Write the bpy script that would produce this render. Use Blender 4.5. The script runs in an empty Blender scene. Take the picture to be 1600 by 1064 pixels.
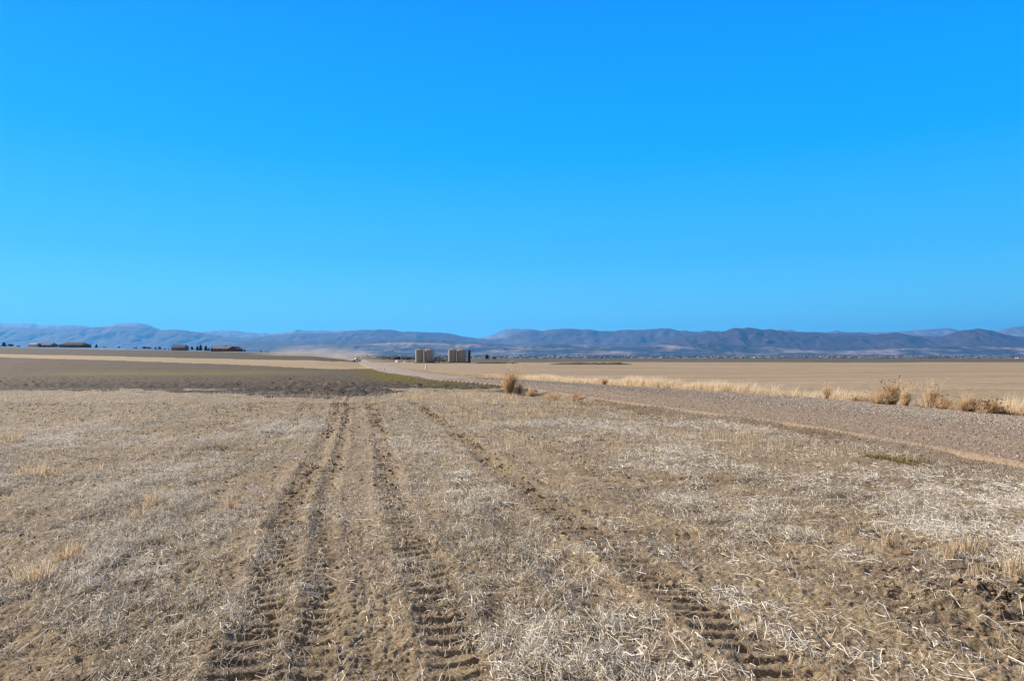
import bpy, math, random
import numpy as np
from mathutils import Vector

# ------------------------------------------------------------------ camera, sky, sun, exposure
S = bpy.context.scene
COL = S.collection
F = 1067.0            # focal length in photo pixels (photo 1600 px wide)
CZ = 1.6              # eye height
HOR = 558.0           # horizon row in the photo
cam = bpy.data.objects.new("camera", bpy.data.cameras.new("camera"))
COL.objects.link(cam); S.camera = cam
cam.location = (0, 0, CZ); cam.rotation_euler = (math.radians(90), 0, 0)
cam.data.sensor_width = 36; cam.data.lens = 36 * F / 1600
cam.data.shift_y = (HOR - 532) / 1600
cam.data.clip_start = 0.05; cam.data.clip_end = 90000

SKY_GAIN = 5.2
SUN_EL, SUN_AZ = 31.0, 63.0       # azimuth: degrees left of the view direction
w = bpy.data.worlds.new("World"); S.world = w; w.use_nodes = True
nt = w.node_tree; nt.nodes.clear()
sky = nt.nodes.new("ShaderNodeTexSky"); sky.sky_type = 'NISHITA'; sky.sun_disc = False
sky.sun_elevation = math.radians(SUN_EL); sky.sun_rotation = math.radians(-SUN_AZ)
sky.altitude = 1600; sky.air_density = 1.0; sky.dust_density = 0.3; sky.ozone_density = 2.5
hs = nt.nodes.new("ShaderNodeHueSaturation"); hs.inputs['Saturation'].default_value = 1.45
bg = nt.nodes.new("ShaderNodeBackground"); bg.inputs['Strength'].default_value = 0.12
wo = nt.nodes.new("ShaderNodeOutputWorld")
# the photograph's sky is deeper and more even than the model sky: blend it with a gradient by elevation, its unseen top greyed to keep shade neutral
gtc = nt.nodes.new("ShaderNodeTexCoord"); gsep = nt.nodes.new("ShaderNodeSeparateXYZ"); nt.links.new(gtc.outputs['Generated'], gsep.inputs[0])
grp = nt.nodes.new("ShaderNodeValToRGB"); gel = grp.color_ramp.elements
for i, (p, c) in enumerate([(0, (.17, .74, 1.08)), (.055, (.13, .68, 1.05)), (.14, (.05, .50, 1.0)), (.28, (.0, .385, 1.0)), (.46, (0, .28, 1.02)), (.62, (.15, .19, .31)), (1.0, (.19, .19, .225))]):
    q = gel[i] if i < 2 else gel.new(p)
    q.position = p; q.color = (*c, 1)
nt.links.new(gsep.outputs[2], grp.inputs[0])
gsc = nt.nodes.new("ShaderNodeVectorMath"); gsc.operation = 'SCALE'; gsc.inputs['Scale'].default_value = SKY_GAIN
# sky behind the viewer greyed, an added tone that neutralises shaded sides
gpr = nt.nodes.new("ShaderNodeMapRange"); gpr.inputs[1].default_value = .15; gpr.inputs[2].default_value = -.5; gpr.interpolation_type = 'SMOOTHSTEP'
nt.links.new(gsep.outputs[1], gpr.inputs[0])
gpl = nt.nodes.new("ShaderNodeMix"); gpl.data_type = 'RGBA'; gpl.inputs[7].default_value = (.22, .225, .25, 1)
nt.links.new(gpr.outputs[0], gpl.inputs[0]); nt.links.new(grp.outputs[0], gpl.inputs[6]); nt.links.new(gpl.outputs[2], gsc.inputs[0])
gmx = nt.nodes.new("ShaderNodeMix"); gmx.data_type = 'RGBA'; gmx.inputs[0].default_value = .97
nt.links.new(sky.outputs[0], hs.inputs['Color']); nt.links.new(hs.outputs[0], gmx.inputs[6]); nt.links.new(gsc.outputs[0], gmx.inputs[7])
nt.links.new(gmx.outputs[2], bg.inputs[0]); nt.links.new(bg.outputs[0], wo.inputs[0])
sd = bpy.data.lights.new("sun", 'SUN'); sd.energy = 5.0; sd.angle = math.radians(0.53); sd.color = (1.0, 0.88, 0.72)
sun = bpy.data.objects.new("sun", sd); COL.objects.link(sun)
a, e = math.radians(SUN_AZ), math.radians(SUN_EL)
sun.rotation_euler = Vector((-math.sin(a)*math.cos(e), math.cos(a)*math.cos(e), math.sin(e))).to_track_quat('Z', 'Y').to_euler()
S.view_settings.view_transform = 'Standard'; S.view_settings.look = 'None'
S.view_settings.exposure = 0.86; S.view_settings.gamma = 1
S.cycles.use_denoising = True; S.cycles.denoiser = 'OPENIMAGEDENOISE'; S.cycles.denoising_prefilter = 'NONE'; S.cycles.denoising_input_passes = 'RGB_ALBEDO_NORMAL'
S.cycles.max_bounces = 4; S.cycles.diffuse_bounces = 2; S.cycles.volume_bounces = 0
S.cycles.transparent_max_bounces = 8

rng = np.random.default_rng(7)
random.seed(7)

# ------------------------------------------------------------------ numeric helpers
def _h(ix, iy, s):
    n = (ix.astype(np.int64) * 374761393 + iy.astype(np.int64) * 668265263 + s * 1442695041) & 0xffffffff
    n = ((n ^ (n >> 13)) * 1274126177) & 0xffffffff
    n = ((n ^ (n >> 16)) * 2246822519) & 0xffffffff
    return ((n ^ (n >> 15)) & 0xffffff) / float(0xffffff)
def vn(x, y, s=0):                       # value noise 0..1
    x = np.asarray(x, float); y = np.asarray(y, float)
    ix = np.floor(x); iy = np.floor(y); fx = x - ix; fy = y - iy
    fx = fx*fx*fx*(fx*(fx*6-15)+10); fy = fy*fy*fy*(fy*(fy*6-15)+10)
    a = _h(ix, iy, s); b = _h(ix+1, iy, s); c = _h(ix, iy+1, s); d = _h(ix+1, iy+1, s)
    return (a*(1-fx)+b*fx)*(1-fy) + (c*(1-fx)+d*fx)*fy
def fbm(x, y, s=0, o=4, g=.5):
    t = 0; A = 1; n = 0
    for k in range(o):
        t = t + A*vn(x*2**k + 17.3*k, y*2**k - 9.1*k, s+k); n += A; A *= g
    return t/n
def ss(x, a, b):
    t = np.clip((x-a)/(b-a), 0, 1); return t*t*(3-2*t)
def bump(x, w): return np.exp(-(x/w)**2)

# ------------------------------------------------------------------ the lie of the land
_T = np.array([-1.6, -.95, -.75, -.45, -.3375, -.29, -.25, -.222, 3])
_A = np.array([15.0, 13.0, 11.6, 8.0, 6.4, 5.6, 3.0, 0.0, 0.0])
def H(X, Y):
    X = np.asarray(X, float); Y = np.maximum(np.asarray(Y, float), .3)
    t = X/Y
    z = -1.2*ss(Y, 22, 125)
    r = np.clip((Y-115)/485, 0, 1); r = r*(1-.12*r)/.88
    z = z + np.interp(t, _T, _A)*r*(1-ss(Y, 640, 900))
    z = z + .25*(fbm(X/40, Y/40, 5, 2)-.5)*ss(Y, 40, 120)*(1-ss(Y, 500, 900))
    z = z - 26*ss(Y, 1450, 3200) + np.interp(Y, [3000, 9500, 14000, 60000], [0, 56, 95, 95])
    return z
def hit(px, py):
    t = (px-800)/F; v = (HOR-py)/F
    Y = np.geomspace(2, 3000, 6000)
    d = CZ + v*Y - H(t*Y, Y)
    k = np.argmax(d <= 0) if (d <= 0).any() else len(Y)-1
    return t*Y[k], Y[k]
def curve_tY(pts):
    q = sorted((((p-800)/F), hit(p, v)[1]) for p, v in pts)
    return np.array([a for a, b in q]), np.array([b for a, b in q])
def edge_YX(pts):
    q = sorted((hit(p, v)[1], hit(p, v)[0]) for p, v in pts)
    return np.array([a for a, b in q]), np.array([b for a, b in q])

HD = .225                                   # heading of rows, tracks and road: dX = -HD dY
CA, SA = 1/math.hypot(1, HD), HD/math.hypot(1, HD)
def across(X, Y): return X*CA + Y*SA
def along(X, Y): return -X*SA + Y*CA

RL = edge_YX([(1700, 772), (1600, 746), (1400, 704), (1200, 669), (1060, 649), (960, 634), (880, 622), (820, 612), (767, 604), (684, 597), (640, 588), (601, 582.5), (587, 579), (573, 572), (560, 566)])
RR = edge_YX([(1760, 674), (1600, 658), (1450, 643), (1300, 629), (1150, 618), (1000, 609), (943, 604.5), (899, 602), (837, 597.5), (784, 594), (731, 590), (691, 586), (645, 579), (613, 571.5), (575, 564.5)])
def road_l(Y): return np.where(Y < RL[0][0], RL[1][0]-HD*(Y-RL[0][0]), np.where(Y > RL[0][-1], RL[1][-1]-HD*(Y-RL[0][-1]), np.interp(Y, *RL)))
def road_r(Y): return np.where(Y < RR[0][0], RR[1][0]-.1*(Y-RR[0][0]), np.where(Y > RR[0][-1], RR[1][-1]-HD*(Y-RR[0][-1]), np.interp(Y, *RR)))
B_TILL = curve_tY([(-700, 614), (-200, 613), (0, 612.5), (150, 612), (320, 613), (450, 617), (520, 617), (600, 613), (640, 609), (700, 609), (760, 610), (830, 613)])
B_PAL0 = curve_tY([(-500, 549), (-200, 553), (0, 558), (320, 568), (440, 573), (500, 576), (540, 577), (565, 576), (600, 576)])
B_PAL1 = curve_tY([(-500, 545), (-200, 549), (0, 553), (100, 555), (320, 560), (440, 562.5), (520, 565), (600, 565)])
FIELD_END = 372.0

TRK = [(-.62, .15, 1.0), (-.31, .12, .8), (.45, .155, 1.0), (2.02, .18, .9), (1.35, .15, .3), (3.3, .18, .4), (-1.6, .2, .3), (-3.1, .2, .3), (4.6, .2, .4)]
XF = np.array([[hit(p, v)[0], hit(p, v)[1]] for p, v in [(300, 706), (460, 706), (530, 712), (600, 720), (700, 727), (800, 734), (900, 742), (1000, 748), (1100, 752), (1250, 757), (1450, 762)]])
CL0 = np.array(hit(1545, 950))
def track_mask(X, Y):
    A = across(X, Y); m = 0*A
    L = along(X, Y)
    wob = .10*(vn(L*.25, L*0, 71)-.5)*2
    for o, wd, k in TRK:
        m = np.maximum(m, k*bump(A-o-wob, wd)**1)
    return m
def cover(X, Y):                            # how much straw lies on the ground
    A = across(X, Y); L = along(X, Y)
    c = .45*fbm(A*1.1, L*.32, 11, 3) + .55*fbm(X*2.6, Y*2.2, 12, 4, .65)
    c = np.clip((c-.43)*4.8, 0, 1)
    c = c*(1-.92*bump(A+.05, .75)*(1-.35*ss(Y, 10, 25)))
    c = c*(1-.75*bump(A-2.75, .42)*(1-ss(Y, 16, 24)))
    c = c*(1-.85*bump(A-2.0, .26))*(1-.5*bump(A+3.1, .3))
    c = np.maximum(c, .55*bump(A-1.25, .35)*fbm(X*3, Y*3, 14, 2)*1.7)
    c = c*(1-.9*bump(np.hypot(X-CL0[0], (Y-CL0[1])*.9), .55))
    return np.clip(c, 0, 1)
def D(X, Y, cell):                          # clods, rows, ruts; octaves the sheet cannot carry fade out
    X = np.asarray(X, float); Y = np.asarray(Y, float)
    A = across(X, Y); L = along(X, Y)
    k = lambda wl: np.clip((wl/cell-1.6)/2.0, 0, 1)
    tmk = track_mask(X, Y)
    z = .05*(fbm(X/1.7, Y/1.7, 21, 2)-.5)*k(1.7)
    z = z + .035*(vn(A/.38, L/1.3, 23)-.5)*k(.38)
    n1 = vn(A/.14+.3*vn(X*4, Y*4, 3), L/.20, 24); n2 = vn(X/.065, Y/.065, 25); n3 = vn(X/.03, Y/.03, 26)
    z = z + (1-.7*tmk)*(.013*(np.abs(n1-.5)*2)*k(.16) + .014*(np.abs(n2-.5)*2)**.7*k(.065) + .014*(n3-.5)*k(.03) + .010*(vn(X/.016, Y/.016, 27)-.5)*k(.016) + .034*(vn(X/.75, Y/.26, 28)-.5)*k(.26))
    wob = .10*(vn(L*.25, L*0, 71)-.5)*2
    amp = .65+.6*vn(L*.45, A*.2, 75)
    for i, (o, wd, kk) in enumerate(TRK):
        d = A-o-wob; m = np.exp(-(d/wd)**4)*kk*amp
        ph = L/.148 + d*(1.3 if i % 2 else -1.1) + 1.2*vn(L*.6, A*1.5, 40+i) + .20*vn(X*8, Y*8, 50+i) + .09*vn(X*21, Y*21, 52+i)
        fr = np.abs(ph-np.floor(ph)-.5)*2                       # 1 at the press of a lug, 0 between
        press = ss(fr, .38, .72)*(.5+.75*vn(L/.34, A/.12, 77+i))
        z = z + m*(.012 - .048*press*(1+.5*k(.05)*(vn(X/.05, Y/.05, 79)-.5))+.010*k(.07)*(vn(X/.07, Y/.06, 83)-.5))*np.clip((.19/cell-1)/2, 0, 1)*(.7+.3*ss(Y, 4, 8))
        z = z + .016*kk*(bump(np.abs(d)-wd*1.35, .07))*k(.15)
    # furrow crossing the field
    yf = np.interp(X, XF[:, 0], XF[:, 1]); d = Y-yf
    z = z + (.035*bump(d-.18, .12)-.03*bump(d, .12))*vn(X*.8, X*0, 61)*1.4*(X > XF[0, 0])*(X < XF[-1, 0])*k(.25)
    q = bump(np.hypot(X-CL0[0], (Y-CL0[1])*.9), .5)
    z = z + q*(.10*np.abs(vn(X/.16, Y/.16, 81)-.45)+.06*vn(X/.055, Y/.055, 82))*k(.08)
    return z
def cell_of(Y): return np.maximum(.9*Y/683., .004)
def road_z(X, Y, cell):
    l, r = road_l(Y), road_r(Y); u = (X-l)/(r-l)
    k = lambda wl: np.clip((wl/cell-1.6)/2.0, 0, 1)
    z = .14*ss(u, -.10, .02) + .10*np.sin(np.clip(u, 0, 1)*math.pi) - .16*ss(u, .93, 1.03)
    z = z + .03*bump((X-l)-.12, .16)*(.5+vn(X*1.5, Y*1.5, 90))
    z = z + (.012*(vn(X/.9, Y/3.5, 91)-.5)*k(.9) + .018*(vn(X/.07, Y/.07, 92)-.5)*k(.06) + .01*(vn(X/.03, Y/.03, 93)-.5)*k(.03))
    return z
def ground_z(X, Y, detail=True):
    X = np.asarray(X, float); Y = np.asarray(Y, float)
    z = H(X, Y); c = cell_of(Y)
    l, r = road_l(Y), road_r(Y)
    on = ss(X-l, -.8, -.1)*(1-ss(X-r, 0, .5))*(Y < 700)
    bank = ss(X-l, -.9, -.15)*(1-ss(X-l, -.1, .1))*(Y < 120)
    g = D(X, Y, c)*(1+1.0*bank) if detail else 0
    past = ss(X-r, .0, .6)
    f = .10*(fbm(X/3, Y/9, 33, 2)-.5)*past*np.clip(3/c/1.6, 0, 1)
    tl = ss(Y/np.interp(X/Y, *B_TILL), .98, 1.06)*(X < l-.5)*(Y < 110)
    if detail: g = g + tl*(.10*np.abs(vn(X/.9, Y/1.0, 35)-.5)+.15*(vn(X/.30, Y/.36, 36)-.5)*np.clip((.36/c-1.0)/2, 0, 1))*(.2+1.6*ss(fbm(X/4, Y/4, 37, 2), .3, .7))*(1-.6*ss(Y, 45, 90))
    return z + (1-on)*np.where(X > r, .5*g, g) + on*road_z(X, Y, c) + f

# ------------------------------------------------------------------ materials
def mat(name):
    m = bpy.data.materials.new(name); m.use_nodes = True
    n = m.node_tree.nodes; b = n["Principled BSDF"]; b.inputs['Roughness'].default_value = .9
    b.inputs['Specular IOR Level'].default_value = .15
    return m, m.node_tree, b
class N:
    def __init__(s, nt): s.nt = nt
    def new(s, t, **kw):
        n = s.nt.nodes.new(t)
        for k, v in kw.items(): setattr(n, k, v)
        return n
    def l(s, a, b): s.nt.links.new(a, b)
    def coord(s, scale=(1, 1, 1), rot=0, what='Object'):
        tc = s.new("ShaderNodeTexCoord"); mp = s.new("ShaderNodeMapping")
        mp.inputs['Scale'].default_value = scale; mp.inputs['Rotation'].default_value = (0, 0, rot)
        s.l(tc.outputs[what], mp.inputs[0]); return mp.outputs[0]
    def noise(s, vec, scale, det=4, rough=.6, dist=0):
        n = s.new("ShaderNodeTexNoise"); n.inputs['Scale'].default_value = scale; n.inputs['Detail'].default_value = det
        n.inputs['Roughness'].default_value = rough; n.inputs['Distortion'].default_value = dist
        s.l(vec, n.inputs['Vector']); return n.outputs['Fac']
    def ramp(s, fac, stops):
        r = s.new("ShaderNodeValToRGB"); el = r.color_ramp.elements
        while len(el) > 1: el.remove(el[-1])
        for i, (p, c) in enumerate(stops):
            q = el[0] if i == 0 else el.new(p)
            q.position = p; q.color = (*c, 1) if len(c) == 3 else c
        s.l(fac, r.inputs[0]); return r.outputs[0]
    def mix(s, fac, a, b, mode='MIX'):
        m = s.new("ShaderNodeMix", data_type='RGBA', blend_type=mode)
        for sock, v in ((m.inputs[0], fac), (m.inputs[6], a), (m.inputs[7], b)):
            if hasattr(v, 'links'): s.l(v, sock)
            elif isinstance(v, (int, float)): sock.default_value = v
            else: sock.default_value = (*v, 1)
        return m.outputs[2]
    def math(s, op, a, b=0.0, clamp=False):
        m = s.new("ShaderNodeMath", operation=op, use_clamp=clamp)
        for sock, v in ((m.inputs[0], a), (m.inputs[1], b)):
            if hasattr(v, 'links'): s.l(v, sock)
            else: sock.default_value = v
        return m.outputs[0]
    def attr(s, name):
        n = s.new("ShaderNodeAttribute", attribute_name=name); return n.outputs['Fac']
    def bump(s, h, bsdf, dist=.01, st=1):
        b = s.new("ShaderNodeBump"); b.inputs['Distance'].default_value = dist; b.inputs['Strength'].default_value = st
        s.l(h, b.inputs['Height']); s.l(b.outputs[0], bsdf.inputs['Normal'])
G = (0, 0, 0); W = (1, 1, 1)
ROT = math.atan(HD)

def m_soil():
    m, t, b = mat("field_soil"); n = N(t)
    P = n.coord(); R = n.coord(scale=(1, .35, 1), rot=-ROT)
    col = n.ramp(n.noise(P, 1.3, 5, .65), [(.30, (.16, .116, .07)), (.5, (.265, .195, .113)), (.72, (.355, .264, .154))])
    col = n.mix(n.ramp(n.noise(R, 3.2, 4), [(.45, G), (.7, W)]), col, (.215, .158, .105))
    col = n.mix(n.math('MULTIPLY', n.ramp(n.noise(P, 45, 3, .7), [(.3, W), (.55, G)]), .55), col, (.115, .083, .055))
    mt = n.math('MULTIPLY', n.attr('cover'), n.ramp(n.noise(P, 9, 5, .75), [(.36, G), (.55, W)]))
    col = n.mix(n.math('MULTIPLY', mt, .95), col, (.055, .043, .032))  # darkens soil under straw: matted litter plus painted shade in the gaps
    col = n.mix(n.math('MULTIPLY', n.attr('bank'), n.ramp(n.noise(P, 4, 4, .7), [(.25, G), (.5, W)])), col, (.085, .055, .036))
    col = n.mix(n.math('MULTIPLY', n.attr('moist'), n.ramp(n.noise(P, 6, 4, .7), [(.33, G), (.5, W)])), col, (.045, .033, .023))
    ch = n.ramp(n.noise(n.coord(scale=(1, .5, 1), rot=-ROT), 90, 3, .75, .6), [(.50, G), (.60, W)])
    col = n.mix(n.math('MULTIPLY', ch, n.math('MULTIPLY_ADD', n.attr('cover'), .62)), col, (.47, .41, .33))
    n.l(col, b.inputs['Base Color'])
    n.bump(n.noise(P, 70, 4, .7), b, .02, .8)
    return m
def m_tilled():
    m, t, b = mat("tilled_soil"); n = N(t)
    P = n.coord(); R = n.coord(scale=(1.0, .12, 1), rot=-ROT)
    X = n.coord(scale=(.035, .30, 1))
    col = n.ramp(n.noise(R, .8, 6, .7), [(.3, (.05, .036, .022)), (.52, (.085, .061, .037)), (.72, (.14, .10, .058))])
    col = n.mix(n.ramp(n.noise(X, 1.0, 5, .7), [(.45, G), (.75, W)]), col, (.105, .084, .055))
    col = n.mix(n.math('MULTIPLY', n.ramp(n.noise(P, 3.5, 5, .75), [(.35, W), (.5, G)]), .6), col, (.032, .026, .02))
    ln = n.ramp(n.noise(n.coord(scale=(.015, 1.1, 1), rot=.06), 1, 4, .7, .3), [(.42, G), (.62, W)])
    col = n.mix(n.math('MULTIPLY', ln, .55), col, (.135, .105, .068))
    wet = n.math('MULTIPLY', n.attr('moist'), n.ramp(n.noise(n.coord(scale=(.25, .6, 1)), 1, 5, .75), [(.36, G), (.56, W)]))
    col = n.mix(n.math('MULTIPLY', wet, .95), col, (.022, .017, .013))
    gm = n.math('MULTIPLY', n.attr('mask'), n.ramp(n.noise(X, 2.2, 5, .75), [(.38, G), (.62, W)]))
    col = n.mix(gm, col, (.17, .145, .03))
    n.l(col, b.inputs['Base Color'])
    n.bump(n.noise(P, 5, 5, .75), b, .12, .9)
    return m
def m_band(name, c0, c1, c2, sx=.02, sy=.12, rough=.6):
    m, t, b = mat(name); n = N(t)
    col = n.ramp(n.noise(n.coord(scale=(sx, sy, 1)), 1, 6, .65), [(.3, c0), (.5, c1), (.7, c2)])
    sp = n.ramp(n.noise(n.coord(scale=(1, .6, 1)), 2.2, 4, .75), [(.35, W), (.55, G)])
    col = n.mix(n.math('MULTIPLY', sp, .45), col, tuple(x*.55 for x in c0))
    n.l(col, b.inputs['Base Color'])
    n.bump(n.noise(n.coord(), 3.0, 4, .75), b, .08, .6)
    return m
def m_road():
    m, t, b = mat("gravel"); n = N(t)
    uv = n.coord(what='UV'); P = n.coord()
    st = n.noise(n.coord(scale=(9, .05, 1), what='UV'), 1, 5, .6)
    sx = n.new("ShaderNodeSeparateXYZ"); n.l(uv, sx.inputs[0])
    grey = n.ramp(n.noise(P, 30, 4, .8), [(.32, (.10, .085, .072)), (.5, (.285, .245, .21)), (.68, (.45, .40, .36))])
    tan = n.ramp(n.noise(P, 12, 5, .7), [(.3, (.21, .155, .112)), (.5, (.305, .228, .165)), (.7, (.40, .31, .23))])
    fy = n.new("ShaderNodeMapRange"); fy.inputs[1].default_value = 22; fy.inputs[2].default_value = 75; fy.inputs[4].default_value = .55; n.l(sx.outputs[1], fy.inputs[0])
    f = n.ramp(n.math('ADD', fy.outputs[0], n.math('ADD', sx.outputs[0], n.math('MULTIPLY', st, .9))), [(.80, G), (1.2, W)])
    col = n.mix(f, tan, grey)
    wp = n.ramp(n.noise(n.coord(scale=(7, .03, 1), what='UV'), 1, 3, .5), [(.5, G), (.64, W)])
    col = n.mix(n.math('MULTIPLY', wp, .75), col, (.38, .295, .215))
    ed = n.ramp(sx.outputs[0], [(.0, W), (.028, W), (.05, G)])
    col = n.mix(n.math('MULTIPLY', ed, .7), col, (.42, .31, .20))
    n.l(col, b.inputs['Base Color'])
    n.bump(n.noise(P, 26, 3, .75), b, .05, 1)
    return m
def m_plain():
    m, t, b = mat("prairie"); n = N(t)
    Y = n.coord(scale=(.0012, .006, 1))
    col = n.ramp(n.noise(Y, 1, 7, .65), [(.36, (.05, .045, .03)), (.48, (.10, .085, .055)), (.56, (.25, .19, .13)), (.68, (.34, .27, .20))])
    near = n.ramp(n.noise(n.coord(scale=(.004, .03, 1)), 1, 5, .6), [(.3, (.075, .063, .038)), (.7, (.125, .103, .065))])
    sx = n.new("ShaderNodeSeparateXYZ"); n.l(n.coord(), sx.inputs[0])
    mr = n.new("ShaderNodeMapRange"); mr.inputs[1].default_value = 1500; mr.inputs[2].default_value = 2600
    n.l(sx.outputs[1], mr.inputs[0])
    n.l(n.mix(mr.outputs[0], near, col), b.inputs['Base Color'])
    return m
def m_hills(name, forest, grass, lo, hi, sc=(.0007, .0007, .002)):
    m, t, b = mat(name); n = N(t)
    f = n.noise(n.coord(scale=sc), 1, 8, .68, .4)
    col = n.ramp(f, [(lo, forest), (hi, grass)])
    col = n.mix(n.ramp(n.noise(n.coord(scale=(.004, .004, .01)), 1, 5, .7), [(.4, G), (.65, (.7, .7, .7))]), col, tuple(x*.6 for x in forest))
    n.l(col, b.inputs['Base Color'])
    return m
def m_tint(name, stops, rough=.8, trans=0.0):
    m, t, b = mat(name); n = N(t)
    n.l(n.ramp(n.attr('tint'), stops), b.inputs['Base Color'])
    b.inputs['Roughness'].default_value = rough
    if trans:
        tr = n.new("ShaderNodeBsdfTranslucent"); n.l(b.inputs['Base Color'].links[0].from_socket, tr.inputs[0])
        mx = n.new("ShaderNodeMixShader"); mx.inputs[0].default_value = trans
        n.l(b.outputs[0], mx.inputs[1]); n.l(tr.outputs[0], mx.inputs[2]); n.l(mx.outputs[0], t.nodes["Material Output"].inputs[0])
    return m
def m_flat(name, c, rough=.6, var=.15, sc=1.5, metal=0):
    m, t, b = mat(name); n = N(t)
    col = n.ramp(n.noise(n.coord(), sc, 5, .7), [(.3, tuple(x*(1-var) for x in c)), (.7, tuple(min(1, x*(1+var)) for x in c))])
    n.l(col, b.inputs['Base Color']); b.inputs['Roughness'].default_value = rough; b.inputs['Metallic'].default_value = metal
    return m
M_STRAW = m_tint("straw", [(0, (.24, .18, .115)), (.3, (.50, .43, .33)), (.6, (.84, .78, .68)), (1, (.96, .93, .87))], trans=0.25)
M_STUB = m_tint("stubble_stalks", [(0, (.36, .25, .14)), (.5, (.60, .47, .31)), (1, (.80, .70, .54))], trans=0.4)
M_BUNCH = m_tint("dry_grass", [(0, (.46, .33, .20)), (.5, (.74, .58, .38)), (1, (.94, .85, .69))], trans=0.45)
M_WEED = m_tint("dry_weed", [(0, (.34, .21, .11)), (.5, (.66, .47, .28)), (1, (.86, .72, .52))], trans=0.4)
M_SEED = m_tint("seed_heads", [(0, (.10, .06, .035)), (1, (.24, .14, .08))])
M_GREEN = m_tint("green_grass", [(0, (.13, .12, .035)), (.5, (.24, .215, .06)), (1, (.38, .31, .14))], trans=0.45)
M_STONE = m_tint("road_stones", [(0, (.17, .14, .115)), (.5, (.32, .27, .225)), (1, (.50, .435, .375))])
M_CLOD = m_tint("clods", [(0, (.13, .092, .06)), (.5, (.235, .17, .108)), (1, (.34, .255, .165))])

# ------------------------------------------------------------------ mesh helpers
def mesh_np(name, V, faces_list, mtl, smooth=False, attrs=None, uv=None, parent=None):
    """faces_list: list of integer arrays (n,3) or (n,4)"""
    me = bpy.data.meshes.new(name)
    loops = np.concatenate([f.ravel() for f in faces_list]).astype(np.int32)
    sizes = np.concatenate([np.full(len(f), f.shape[1], np.int32) for f in faces_list])
    me.vertices.add(len(V)); me.vertices.foreach_set('co', np.ascontiguousarray(V, np.float32).ravel())
    me.loops.add(len(loops)); me.loops.foreach_set('vertex_index', loops)
    me.polygons.add(len(sizes))
    me.polygons.foreach_set('loop_start', np.concatenate([[0], np.cumsum(sizes)[:-1]]).astype(np.int32))
    me.polygons.foreach_set('loop_total', sizes)
    me.polygons.foreach_set('use_smooth', np.full(len(sizes), bool(smooth)))
    for k, v in (attrs or {}).items():
        at = me.attributes.new(k, 'FLOAT', 'POINT'); at.data.foreach_set('value', np.ascontiguousarray(v, np.float32))
    if uv is not None:
        ul = me.uv_layers.new(name="UVMap"); ul.data.foreach_set('uv', np.ascontiguousarray(uv[loops], np.float32).ravel())
    me.update(calc_edges=True); me.validate()
    me.materials.append(mtl)
    o = bpy.data.objects.new(name, me); COL.objects.link(o)
    if parent: o.parent = parent
    return o
def tag(o, label=None, cat=None, group=None, kind=None):
    for k, v in (('label', label), ('category', cat), ('group', group), ('kind', kind)):
        if v: o[k] = v
    return o
def empty(name, loc, rz=0.0, label=None, cat=None, group=None):
    o = bpy.data.objects.new(name, None); COL.objects.link(o); o.location = loc; o.rotation_euler = (0, 0, rz)
    o.empty_display_size = .2
    return tag(o, label, cat, group)
def copy_tree(o, parent=None):
    c = o.copy(); COL.objects.link(c); c.parent = parent
    for ch in list(o.children): copy_tree(ch, c)
    return c
class MB:
    def __init__(s): s.v = []; s.f = []
    def add(s, vs, fs):
        k = len(s.v); s.v += [tuple(p) for p in vs]; s.f += [tuple(i+k for i in f) for f in fs]; return s
    def box(s, x0, x1, y0, y1, z0, z1):
        return s.add([(x, y, z) for z in (z0, z1) for y in (y0, y1) for x in (x0, x1)],
                     [(0, 2, 3, 1), (4, 5, 7, 6), (0, 1, 5, 4), (2, 6, 7, 3), (0, 4, 6, 2), (1, 3, 7, 5)])
    def lathe(s, prof, n=24, c=(0, 0)):
        vs = [(c[0]+r*math.cos(2*math.pi*i/n), c[1]+r*math.sin(2*math.pi*i/n), z) for r, z in prof for i in range(n)]
        fs = [(j*n+i, j*n+(i+1) % n, (j+1)*n+(i+1) % n, (j+1)*n+i) for j in range(len(prof)-1) for i in range(n)]
        fs.append(tuple(range((len(prof)-1)*n, len(prof)*n))); fs.append(tuple(reversed(range(n))))
        return s.add(vs, fs)
    def bar(s, p, q, r=.03, n=6):
        p, q = Vector(p), Vector(q); d = (q-p).normalized()
        u = d.orthogonal().normalized(); v = d.cross(u)
        vs = [c+r*(math.cos(2*math.pi*i/n)*u+math.sin(2*math.pi*i/n)*v) for c in (p, q) for i in range(n)]
        return s.add(vs, [(i, (i+1) % n, n+(i+1) % n, n+i) for i in range(n)]+[tuple(reversed(range(n))), tuple(range(n, 2*n))])
    def build(s, name, mtl, parent=None, smooth=False, bevel=0):
        me = bpy.data.meshes.new(name); me.from_pydata(s.v, [], s.f); me.materials.append(mtl)
        if smooth: me.polygons.foreach_set('use_smooth', [True]*len(me.polygons))
        me.update(); o = bpy.data.objects.new(name, me); COL.objects.link(o)
        if smooth: me.set_sharp_from_angle(angle=math.radians(40))
        if bevel:
            b = o.modifiers.new('bevel', 'BEVEL'); b.width = bevel; b.segments = 2
        if parent: o.parent = parent
        return o

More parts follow.
